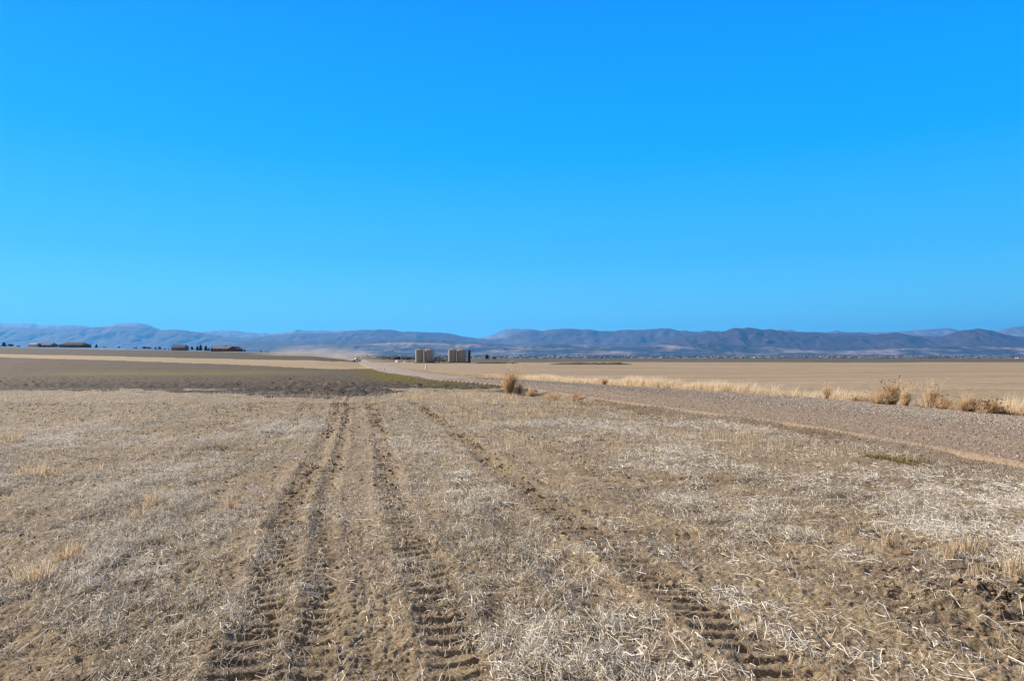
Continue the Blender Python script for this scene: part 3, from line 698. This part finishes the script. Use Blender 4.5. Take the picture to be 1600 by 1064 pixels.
for p0, p1, dy, lb in [(655, 670.3, 0, "steel catwalk along the tops of the left tank group"), (706.5, 720.8, 1, "steel catwalk along the tops of the right tank group")]:
    x0, x1 = gx(p0, DT), gx(p1, DT); Y = DT+dy+2.7; z = PAD+6.35
    root = empty("catwalk", (x0, Y, PAD), 0, lb, "catwalk", "catwalks on the tanks"); L = x1-x0
    b = MB(); b.box(0, L, -.45, .45, 6.35, 6.42); b.build("walkway", M_STEEL, root)
    b = MB()
    for s in (-.45, .45):
        for hh in (6.95, 7.45): b.bar((0, s, hh), (L, s, hh), .035)
        for k in range(7): b.bar((L*k/6, s, 6.42), (L*k/6, s, 7.45), .035)
    b.build("handrail", M_STEEL, root)
    b = MB()
    for k in range(18):
        f = k/17; b.box(L+2.2-.3+f*.01, L+2.2+.3, -.4-4.0*(1-f)-.12, -.4-4.0*(1-f)+.12, .35*k+.33, .35*k+.37)
    b.bar((L+1.9, -4.5, .2), (L+1.9, -.4, 6.35), .06); b.bar((L+2.5, -4.5, .2), (L+2.5, -.4, 6.35), .06)
    b.box(L, L+2.5, -.45, .45, 6.425, 6.49)
    for q in (1.9, 2.5): b.bar((L+q, .3, 0), (L+q, .3, 6.4), .06)
    b.build("stairs", M_STEEL, root)
# low steel and dirt containment
def berm(name, px0, px1, Y, h, wd, label, cat="containment wall", mtl=None, kind=None):
    x0, x1 = gx(px0, Y), gx(px1, Y); n = max(8, int((x1-x0)/1.5)); b = MB(); vs = []; fs = []
    for i in range(n+1):
        f = i/n; x = x0+(x1-x0)*f; zz = gz(x, Y)-.3; e = min(1, 6*min(f, 1-f)+.12)*(.8+.4*random.random())
        for dy, hz in ((-wd, 0), (-wd*.35, h*.85*e), (wd*.1, h*e), (wd*.5, h*.7*e), (wd*1.1, 0)): vs.append((x, Y+dy+random.uniform(-.1, .1)*wd, zz+.3*(hz > 0)+hz))
    for i in range(n):
        for j in range(4): fs.append((i*5+j, (i+1)*5+j, (i+1)*5+j+1, i*5+j+1))
    b.add(vs, fs); o = b.build(name, mtl or M_BERM, None, True)
    return tag(o, label, cat if not kind else None, None, kind)
berm("containment_wall", 645, 683, DT-4, .65, 1.0, "low dark dirt wall at the foot of the left tank group")
berm("containment_wall", 697, 738, DT-4, .65, 1.0, "low dark dirt wall at the foot of the right tank group")
berm("dirt_bank", 858, 988, 255, .75, 2.2, "long low dirt bank lying across the stubble field", "bank")
berm("dirt_bank", 738, 812, 300, .6, 1.6, "low dark dirt bank right of the black stack", "bank")
# black stack
Y = DT+2; root = empty("combustor_stack", (gx(733.2, Y), Y, PAD+.1), 0, "tall black cylindrical stack right of the tanks", "stack")
b = MB(); b.lathe([(.62, .5), (.62, 5.6), (.55, 5.75), (.55, 6.1)], 24); b.build("stack_shell", M_BLACK, root, True)
b = MB(); b.lathe([(.75, 0), (.75, .5)], 16); b.build("base_skirt", M_STEEL, root, True)
b = MB(); b.bar((-1.4, 0, .3), (-.6, 0, .3), .1); b.bar((-1.4, 0, .3), (-1.4, 0, 1.9), .1); b.build("gas_pipe", M_STEEL, root)
# separators between the tank groups
def separator(px, Y, label, s=1.0):
    root = empty("separator", (gx(px, Y), Y, PAD+.05), .2, label, "separator", "separators between the tank groups")
    b = MB()
    n = 16; L = 2.0*s; r = .55*s
    prof = [(-L, .05), (-L, r*.7), (-L*.9, r), (L*.9, r), (L, r*.7), (L, .05)]
    vs = [(x, q*math.cos(2*math.pi*i/n), 1.3*s+q*math.sin(2*math.pi*i/n)) for x, q in prof for i in range(n)]
    b.add(vs, [(j*n+i, j*n+(i+1) % n, (j+1)*n+(i+1) % n, (j+1)*n+i) for j in range(5) for i in range(n)]); b.build("vessel", M_TANK, root, True)
    b = MB(); b.box(-L*.9, L*.9, -.5*s, .5*s, .0, .25); b.box(-L*.7, -L*.5, -.4, .4, .25, 1.0*s); b.box(L*.5, L*.7, -.4, .4, .25, 1.0*s); b.build("skid", M_STEEL, root)
    b = MB(); b.lathe([(.17, 1.7*s), (.17, 3.6*s), (.3, 3.65*s), (.3, 3.85*s)], 10, (L*.5, 0)); b.build("flue", M_STEEL, root, True)
    b = MB(); b.bar((-L*.5, -.6*s, .3), (-L*.5, -.6*s, 2.4*s), .08); b.bar((-L*.5, -.6*s, 2.4*s), (L*.2, -.6*s, 2.4*s), .08); b.bar((L*.2, -.6*s, 2.4*s), (L*.2, -.2*s, 1.8*s), .08); b.build("piping", M_RUST, root)
    return root
separator(682, DT+2, "separator vessel nearest the left tank group, with rusty piping")
separator(690, DT-1, "separator vessel in the middle between the two tank groups")
separator(697, DT+3, "separator vessel nearest the right tank group", 1.15)
def cabinet(name, px, py, wpx, hpx, label, Y=None, mtl=None, cat="cabinet", deep=.7):
    if Y is None: x, Y = hit(px, py)
    else: x = gx(px, Y)
    z = gz(x, Y); k = Y/F; wd, h = wpx*k, hpx*k
    root = empty(name, (x, Y, z-.02), -.75, label, cat)
    b = MB(); b.box(-wd/2, wd/2, -wd*deep/2, wd*deep/2, .06, h*.93); b.build("housing", mtl or M_WHITE, root, bevel=.01)
    b = MB(); b.box(-wd/2-.03, wd/2+.03, -wd*deep/2-.03, wd*deep/2+.03, h*.935, h); b.build("lid", mtl or M_WHITE, root, bevel=.01)
    b = MB(); b.box(-wd*.42, wd*.42, -wd*deep/2-.012, -wd*deep/2-.003, h*.12, h*.85); d = b.build("door", mtl or M_WHITE, root)
    b = MB(); b.box(wd*.25, wd*.33, -wd*deep/2-.035, -wd*deep/2-.012, h*.45, h*.55); b.build("handle", M_STEEL, d)
    b = MB(); b.box(-wd*.55, wd*.55, -wd*deep*.55, wd*deep*.55, -.1, .06); b.build("plinth", M_STEEL, root)
    return root
cabinet("utility_pedestal", 665.5, 577.5, 2.6, 8.6, "slim white utility pedestal on the road verge below the left tanks", cat="pedestal")
cabinet("equipment_box", 621, 0, 6, 4.2, "larger white equipment box left of the tanks, near the dark trees", 345)
cabinet("equipment_box", 632.5, 0, 3, 3.2, "small white equipment box between the larger one and the tanks", 340)
cabinet("equipment_box", 638.5, 0, 2.2, 4.2, "narrow upright box next to the left tank group", 338, M_STEEL)
# wire fence right of the stack
def fence():
    Y = 306.; x0, x1 = gx(741, Y), gx(806, Y); root = empty("wire_fence", (x0, Y, gz(x0, Y)), 0, "thin grey wire fence running right from the black stack", "fence")
    z0 = gz(x0, Y); n = 9; w = MB()
    for i in range(n):
        f = i/(n-1); x = (x1-x0)*f; z = gz(x0+x, Y)-z0
        b = MB(); b.bar((x, f*5, z-.2), (x, f*5, z+1.6), .06); b.build("post", M_STEEL, root)
        if i:
            for hh in (.4, .8, 1.2, 1.5): w.bar((px_, (i-1)/(n-1)*5, pz_+hh), (x, f*5, z+hh), .012, 4)
        px_, pz_ = x, z
    w.build("wire", M_STEEL, root)
fence()
def stake(px, py, hpx, label, mtl, top):
    x, Y = hit(px, py); k = Y/F; root = empty("marker_stake", (x, Y, gz(x, Y)), 0, label, "stake", "marker stakes by the road")
    b = MB(); b.lathe([(.045, -.1), (.045, hpx*k*.7)], 8); b.build("post", M_WHITE, root, True)
    b = MB(); b.lathe([(.06, hpx*k*.7), (.06, hpx*k), (.02, hpx*k+.03)], 8); b.build("cap", top, root, True)
M_ORANGE = m_flat("orange_paint", (.62, .20, .10), .6, .08)
stake(601, 583, 7, "pale stake with orange top on the left road verge", M_WHITE, M_ORANGE)
stake(594, 581, 5, "shorter pale stake left of the one with orange top", M_WHITE, M_ORANGE)

# ------------------------------------------------------------------ pickup at the head of its dust
def pickup():
    Y = 352.; x = gx(556.5, Y); root = empty("pickup_truck", (x, Y, gz(x, Y)+.12), math.radians(52), "white pickup raising dust at the far end of the gravel road", "pickup truck")
    MG = m_flat("truck_glass", (.03, .035, .04), .1, .05); MT = m_flat("tyre_rubber", (.02, .02, .02), .8, .2)
    def ext(prof, y0, y1, inset=0):
        n = len(prof); b = MB()
        b.add([(px, y0, z) for px, z in prof]+[(px, y1, z) for px, z in prof], [tuple(range(n)), tuple(reversed(range(n, 2*n)))]+[(i, i+n, (i+1) % n+n, (i+1) % n) for i in range(n)]); return b
    ext([(-2.75, .45), (-2.75, 1.08), (-.7, 1.12), (.95, 1.12), (2.6, 1.0), (2.8, .8), (2.8, .42)], -.95, .95).build("body", M_WHITE, root, bevel=.04)
    ext([(-.75, 1.13), (-.62, 1.78), (.55, 1.82), (1.25, 1.13)], -.82, .82).build("cab", M_WHITE, root, bevel=.05)
    for s in (-1, 1):
        b = MB(); y0 = s*.823; y1 = s*.835; b.add([(-.55, y0, 1.2), (-.5, y0, 1.68), (.45, y0, 1.7), (.95, y0, 1.2), (-.55, y1, 1.2), (-.5, y1, 1.68), (.45, y1, 1.7), (.95, y1, 1.2)], [(0, 1, 2, 3), (4, 5, 6, 7), (0, 1, 5, 4), (1, 2, 6, 5), (2, 3, 7, 6), (3, 0, 4, 7)]); b.build("side_window", MG, root)
    b = MB(); b.add([(.64, -.7, 1.74), (.64, .7, 1.74), (1.2, .7, 1.2), (1.2, -.7, 1.2)], [(0, 1, 2, 3)]); b.build("windscreen", MG, root)
    b = MB(); b.box(-2.6, -.85, -.8, .8, 1.1, 1.13); b.build("load_bed", MT, root)
    for wx in (-1.75, 1.75):
        for s in (-.82, .82):
            n = 20; b = MB(); vs = [(wx+.40*math.cos(2*math.pi*i/n), s+d, .40+.40*math.sin(2*math.pi*i/n)) for d in (-.14, .14) for i in range(n)]
            b.add(vs, [(i, (i+1) % n, n+(i+1) % n, n+i) for i in range(n)]+[tuple(range(n)), tuple(range(n, 2*n))]); wh = b.build("wheel", MT, root)
            b = MB(); d = s+math.copysign(.15, s); b.add([(wx+.22*math.cos(2*math.pi*i/12), d, .40+.22*math.sin(2*math.pi*i/12)) for i in range(12)], [tuple(range(12))]); b.build("rim", M_STEEL, wh)
pickup()

# ------------------------------------------------------------------ farmsteads on the rise
def house(name, px0, px1, py0, py1, Y, roof_c, wall_c, label, kind='gable', wall_f=.45, depth=9, chim=False, cat="house", nwin=4, doors=1):
    k = Y/F; x0, x1 = gx(px0, Y), gx(px1, Y); wd = x1-x0; h = (py1-py0)*k; x = (x0+x1)/2
    z = CZ+(HOR-py1)*k-.4
    root = empty(name, (x, Y, z), 0, label, cat)
    a, d = wd/2, depth/2; hw = h*wall_f+.4; ht = h+.4
    MW = m_flat(name+"_wall", wall_c, .8, .1); MR = m_flat(name+"_roof", roof_c, 1, .12); MG = m_flat("window_glass", (.05, .06, .08), .15, .1)
    b = MB(); b.box(-a*.97, a*.97, -d*.94, d*.94, 0, hw); b.build("wall", MW, root)
    b = MB()
    if kind == 'hip':
        b.add([(-a, -d, hw), (a, -d, hw), (a, d, hw), (-a, d, hw), (-a*.72, 0, ht), (a*.66, 0, ht), (-a, -d, hw+.18), (a, -d, hw+.18), (a, d, hw+.18), (-a, d, hw+.18)],
              [(0, 3, 2, 1), (0, 1, 7, 6), (1, 2, 8, 7), (2, 3, 9, 8), (3, 0, 6, 9), (6, 7, 5, 4), (7, 8, 5), (8, 9, 4, 5), (9, 6, 4)])
    else:
        b.add([(-a, -d, hw), (a, -d, hw), (a, 0, ht), (-a, 0, ht), (-a, d, hw), (a, d, hw), (-a, -d, hw-.2), (a, -d, hw-.2), (a, d, hw-.2), (-a, d, hw-.2)],
              [(0, 1, 2, 3), (3, 2, 5, 4), (6, 9, 8, 7), (0, 6, 7, 1), (4, 5, 8, 9), (0, 3, 4, 9, 6), (1, 7, 8, 5, 2)])
    rf = b.build("roof", MR, root)
    if chim:
        b = MB(); b.box(a*.3, a*.3+.7, -.4, .3, ht-.9, ht+.7); b.build("chimney", MW, rf)
    for i in range(nwin):
        c = -a*.8+1.6*a*(i+.5)/nwin
        if i == nwin//2 and doors: 
            b = MB(); b.box(c-.5, c+.5, -d*.94-.06, -d*.94-.01, .4, min(hw-.3, 2.5)); dr = b.build("door", MR, root)
            b = MB(); b.box(c+.3, c+.4, -d*.94-.12, -d*.94-.06, 1.35, 1.45); b.build("handle", MG, dr); continue
        b = MB(); b.box(c-.75, c+.75, -d*.94-.08, -d*.94-.01, hw*.42, hw*.82); w_ = b.build("window", M_WHITE, root)
        b = MB(); b.box(c-.62, c+.62, -d*.94-.1, -d*.94-.083, hw*.46, hw*.79); b.build("pane", MG, w_)
    return root
house("outbuilding", 48, 60, 536, 541.5, 640, (.42, .40, .39), (.62, .60, .57), "small white shed left of the grey barn on the rise", 'gable', .55, 7, False, "shed", 2)
house("barn", 61, 85, 535.8, 541.8, 650, (.16, .16, .18), (.14, .11, .10), "grey roofed barn beside the white shed at far left", 'gable', .4, 12, False, "barn", 3)
house("ranch_house", 98, 137, 535, 542.3, 630, (.085, .074, .066), (.08, .068, .06), "wide brown house with a low hip roof, alone on the rise", 'hip', .42, 13, False, "house", 6)
house("farmhouse", 271, 292, 538.5, 547.2, 625, (.12, .145, .20), (.14, .14, .16), "tall house with a blue grey gable roof between clumps of trees", 'gable', .48, 9, False, "house", 4)
bb = house("brick_house", 333, 362, 541, 548.6, 625, (.20, .17, .175), (.085, .045, .038), "long dark red brick house beside the conifers", 'gable', .5, 11, True, "house", 5)
k = 625/F; hh = 7.6*k
MRf = m_flat("wing_roof", (.14, .11, .115), .7, .12); MWl = m_flat("wing_brick", (.11, .05, .04), .85, .15)
b = MB(); a = 14*k/2; c = (362+7-347.5)*k
b.add([(c-a, -7, 0), (c+a, -7, 0), (c+a, -7, hh*.42), (c, -7, hh*.95), (c-a, -7, hh*.62), (c-a, 5, 0), (c+a, 5, 0), (c+a, 5, hh*.42), (c, 5, hh*.95), (c-a, 5, hh*.62)],
      [(0, 1, 2, 3, 4), (5, 9, 8, 7, 6), (0, 5, 6, 1), (1, 6, 7, 2), (0, 4, 9, 5)]); b.build("wing", MWl, bb)
b = MB(); b.add([(c-a-.3, -7.4, hh*.56), (c, -7.4, hh), (c+a+.6, -7.4, hh*.36), (c-a-.3, 5.4, hh*.56), (c, 5.4, hh), (c+a+.6, 5.4, hh*.36), (c-a-.3, -7.4, hh*.6), (c, -7.4, hh*1.06), (c+a+.6, -7.4, hh*.42), (c-a-.3, 5.4, hh*.6), (c, 5.4, hh*1.06), (c+a+.6, 5.4, hh*.42)],
      [(6, 7, 10, 9), (7, 8, 11, 10), (0, 3, 4, 1), (1, 4, 5, 2), (0, 1, 7, 6), (1, 2, 8, 7), (3, 9, 10, 4), (4, 10, 11, 5), (0, 6, 9, 3), (2, 5, 11, 8)]); b.build("wing_roof", MRf, bb)

M_LEAF = m_tint("conifer_foliage", [(0, (.012, .018, .012)), (.6, (.028, .038, .024)), (1, (.055, .062, .04))])
M_BRUSH = m_tint("bare_brush", [(0, (.05, .04, .033)), (1, (.13, .105, .085))])
M_BARK = m_flat("bark", (.09, .065, .05), .9, .3)
def tree(px, base, hpx, wpx, Y, label, conifer=True, cat="tree", name=None):
    k = Y/F; x = gx(px, Y); h, r = hpx*k, wpx/2*k; z = CZ+(HOR-base)*k-.3
    root = empty(name or ("conifer_tree" if conifer else "broadleaf_tree"), (x, Y, z), random.uniform(0, 6), label, cat, "trees around the farmsteads")
    b = MB(); b.lathe([(h*.035, 0), (h*.02, h*.5), (.02, h*.93)], 8); b.build("trunk", M_BARK, root, True)
    n = 900
    if conifer:
        f = rng.random(n)**.75; rr = r*(1-f*.93)*(.45+.6*np.sqrt(rng.random(n)))*(.8+.4*np.sin(f*38)**2)
        zz = h*(.06+.94*f)
    else:
        d = rng.normal(0, 1, (n, 3)); d /= np.linalg.norm(d, axis=1)[:, None]; d *= rng.random(n)[:, None]**.4*(.7+.5*vn(d[:, 0]*3+5, d[:, 2]*3+px, 300)[:, None])
        rr = None; zz = h*(.55+.45*d[:, 2])
    a = rng.uniform(0, 2*math.pi, n)
    P = np.stack([rr*np.cos(a), rr*np.sin(a), zz], -1) if conifer else np.stack([d[:, 0]*r, d[:, 1]*r, zz], -1)
    s = h*.06
    V = (P[:, None, :]+rng.normal(0, s, (n, 4, 3))*np.array([1, 1, .6])).reshape(-1, 3)
    q = np.arange(n*4).reshape(-1, 4)
    mesh_np("crown", V, [q], M_LEAF if conifer else M_BRUSH, False, {'tint': np.repeat(rng.random(n), 4)}, parent=root)
    return root
for p, bs, hp, wp, Y, lb, cf in [
    (6, 541.5, 7, 9, 640, "dark tree at the left edge of the photo on the rise", True),
    (17, 541.5, 5, 9, 660, "bare tree right of the dark one at the left edge", False),
    (29, 541.8, 2.6, 6, 640, "low bush between the left edge trees and the white shed", False),
    (62.5, 541.8, 5.4, 4.5, 636, "dark shrub in front of the grey barn", True),
    (89, 541.5, 4.5, 4, 660, "faint bare sapling between barn and hip roofed house", False),
    (150.5, 542.8, 5.2, 4, 640, "lone small conifer right of the hip roofed house", True),
    (163, 542.8, 2, 8, 640, "flat bush right of the lone small conifer", False),
    (186, 543.4, 2.8, 4, 640, "tiny dark bush midway between the two houses", True),
    (212, 544.4, 2.6, 8, 645, "low bush at the left end of the brush group", False),
    (226, 545, 4.4, 9, 645, "rounded bare tree in the middle of the brush group", False),
    (233, 545, 3.6, 8, 650, "smaller bare tree behind the rounded one", False),
    (243, 545.4, 3.4, 4, 640, "small dark tree left of the one beside the blue roofed house", True),
    (249.5, 545.4, 4.2, 6, 645, "dark tree nearest the left of the blue roofed house", True),
    (257.5, 546, 2.4, 4, 640, "low dark bush close to the blue roofed house", True),
    (263.5, 546.3, 2, 3, 640, "smallest dark bush touching the blue roofed house", True),
    (300, 547, 6, 4, 680, "faint bare tree right of the blue roofed house", False),
    (308.5, 547.6, 7, 5.5, 620, "left conifer of the dark group by the brick house", True),
    (313.5, 547.8, 9, 5.5, 622, "tall narrow conifer, second in the dark group", True),
    (321.5, 548, 8, 6.5, 618, "broad dark conifer left of the brick house", True),
    (326.5, 548, 4.6, 4.5, 616, "small conifer at the right foot of the broad one", True),
    (331, 548.3, 5.4, 3.5, 617, "slim conifer touching the brick house", True),
    (377.5, 549, 3.6, 4, 620, "left bush of the pair right of the brick house", True),
    (382, 549, 4, 4.5, 622, "right bush of the pair right of the brick house", True),
    (408, 550, 2.8, 5, 620, "low bush in the row left of the dust, first one", True),
    (415.5, 550.2, 2, 4, 620, "low bush in the row left of the dust, second one", True),
    (421, 550.4, 1.8, 4, 620, "low bush in the row left of the dust, last one", True),
    (761, 561, 7.5, 6, 620, "lone dark conifer on the plain right of the black stack", True),
    (772.5, 561.3, 4.2, 8, 640, "round dark tree right of the lone conifer on the plain", False)]:
    tree(p, bs, hp, wp, Y, lb, cf)

# far woods and town in the valley, too far to count
def mass(name, mtl, X, Y, w_, h_, label, box=False):
    m = len(X); Z = H(X, Y)
    if box:
        c = np.array([(x, y, z) for z in (0, 1) for y in (-.5, .5) for x in (-.5, .5)]); f = np.array([(0, 2, 3, 1), (4, 5, 7, 6), (0, 1, 5, 4), (2, 6, 7, 3), (0, 4, 6, 2), (1, 3, 7, 5)])
        V = c[None]*np.stack([w_, w_, h_], -1)[:, None, :]; V = V+np.stack([X, Y, Z], -1)[:, None, :]
        F_ = (np.arange(m)[:, None, None]*8+f[None]).reshape(-1, 4); nv = 8
    else:
        V = _ico[None]*rng.uniform(.6, 1.3, (m, 12, 1))*np.stack([w_/2, w_/2, h_*.55], -1)[:, None, :]+np.stack([X, Y, Z+h_*.45], -1)[:, None, :]
        F_ = (np.arange(m)[:, None, None]*12+_if[None]).reshape(-1, 3); nv = 12
    return tag(mesh_np(name, V.reshape(-1, 3), [F_], mtl, False, {'tint': np.repeat(rng.random(m), nv)}), label=label, kind='stuff')
n = 420; Y = rng.uniform(760, 1350, n); X = Y*(rng.uniform(556, 700, n)-800)/F
mass("far_woods", M_BRUSH, X, Y, rng.uniform(4, 9, n), rng.uniform(2.5, 5.5, n)*(1-.4*ss(X/Y, -.2, -.1)), "dark line of brush behind the tanks")
n = 5200; Y = rng.uniform(3300, 9000, n); X = Y*rng.uniform(-.5, .95, n)
k = fbm(X/500, Y/220, 401, 3) > .53; X, Y = X[k], Y[k]; n = len(X)
mass("valley_woods", M_BRUSH, X, Y, rng.uniform(15, 50, n), rng.uniform(8, 14, n), "dark tree belts scattered through the far valley")
n = 170; Y = rng.uniform(3300, 8500, n); X = Y*rng.uniform(-.2, .85, n); k = fbm(X/600, Y/500, 402, 2) > .5; X, Y = X[k], Y[k]; n = len(X)
mass("distant_town", M_WHITE, X, Y, rng.uniform(8, 20, n), rng.uniform(4, 8, n), "tiny pale buildings of the distant town", True)

# ------------------------------------------------------------------ air: dust and haze
def volume(name, V, faces, dens, col, aniso, noise=None, label=''):
    me = bpy.data.meshes.new(name); me.from_pydata([tuple(v) for v in V], [], faces); me.update()
    o = bpy.data.objects.new(name, me); COL.objects.link(o)
    m = bpy.data.materials.new(name); m.use_nodes = True; t = m.node_tree; t.nodes.clear(); n = N(t)
    out = n.new("ShaderNodeOutputMaterial"); v = n.new("ShaderNodeVolumePrincipled")
    v.inputs['Color'].default_value = (*col, 1); v.inputs['Density'].default_value = dens; v.inputs['Anisotropy'].default_value = aniso
    if noise:
        tc = n.coord(what='Generated')
        g = n.new("ShaderNodeTexGradient", gradient_type='SPHERICAL')
        mp = n.new("ShaderNodeMapping"); mp.inputs['Location'].default_value = (-1, -1, -1); mp.inputs['Scale'].default_value = (2, 2, 2)
        n.l(tc, mp.inputs[0]); n.l(mp.outputs[0], g.inputs[0])
        f = n.ramp(n.noise(n.coord(scale=noise), 1, 4, .6), [(.35, G), (.7, W)])
        n.l(n.math('MULTIPLY', n.math('MULTIPLY', g.outputs[1], f), dens), v.inputs['Density'])
    n.l(v.outputs[0], out.inputs['Volume']); me.materials.append(m)
    return tag(o, label=label, kind='stuff')
def ellipsoid(cx, cy, cz, rx, ry, rz, n=24, m=12):
    V = [(cx+rx*math.sin(math.pi*j/m)*math.cos(2*math.pi*i/n), cy+ry*math.sin(math.pi*j/m)*math.sin(2*math.pi*i/n), cz+rz*math.cos(math.pi*j/m)) for j in range(1, m) for i in range(n)]
    V += [(cx, cy, cz+rz), (cx, cy, cz-rz)]; T_, B_ = len(V)-2, len(V)-1
    Fc = [((j-1)*n+i, j*n+i, j*n+(i+1) % n, (j-1)*n+(i+1) % n) for j in range(1, m-1) for i in range(n)]
    Fc += [(T_, i, (i+1) % n) for i in range(n)]+[(B_, (m-2)*n+(i+1) % n, (m-2)*n+i) for i in range(n)]
    return V, Fc
Y = 370.; V, fc = ellipsoid(gx(500, Y), Y, 0, 42, 22, 9)
volume("dust_cloud", V, fc, .085, (.86, .76, .63), .2, (.03, .03, .09), "pale dust cloud trailing left from the pickup over the strip")
x0, x1, y0, y1, z0, z1 = -33000, 33000, -60, 27500, -60, 1330
b = [(x, y, z) for z in (z0, z1) for y in (y0, y1) for x in (x0, x1)]
volume("haze", b, [(0, 2, 3, 1), (4, 5, 7, 6), (0, 1, 5, 4), (2, 6, 7, 3), (0, 4, 6, 2), (1, 3, 7, 5)], 4.2e-5, (.10, .44, 1.0), .22, None, "blue haze softening the far mountains")
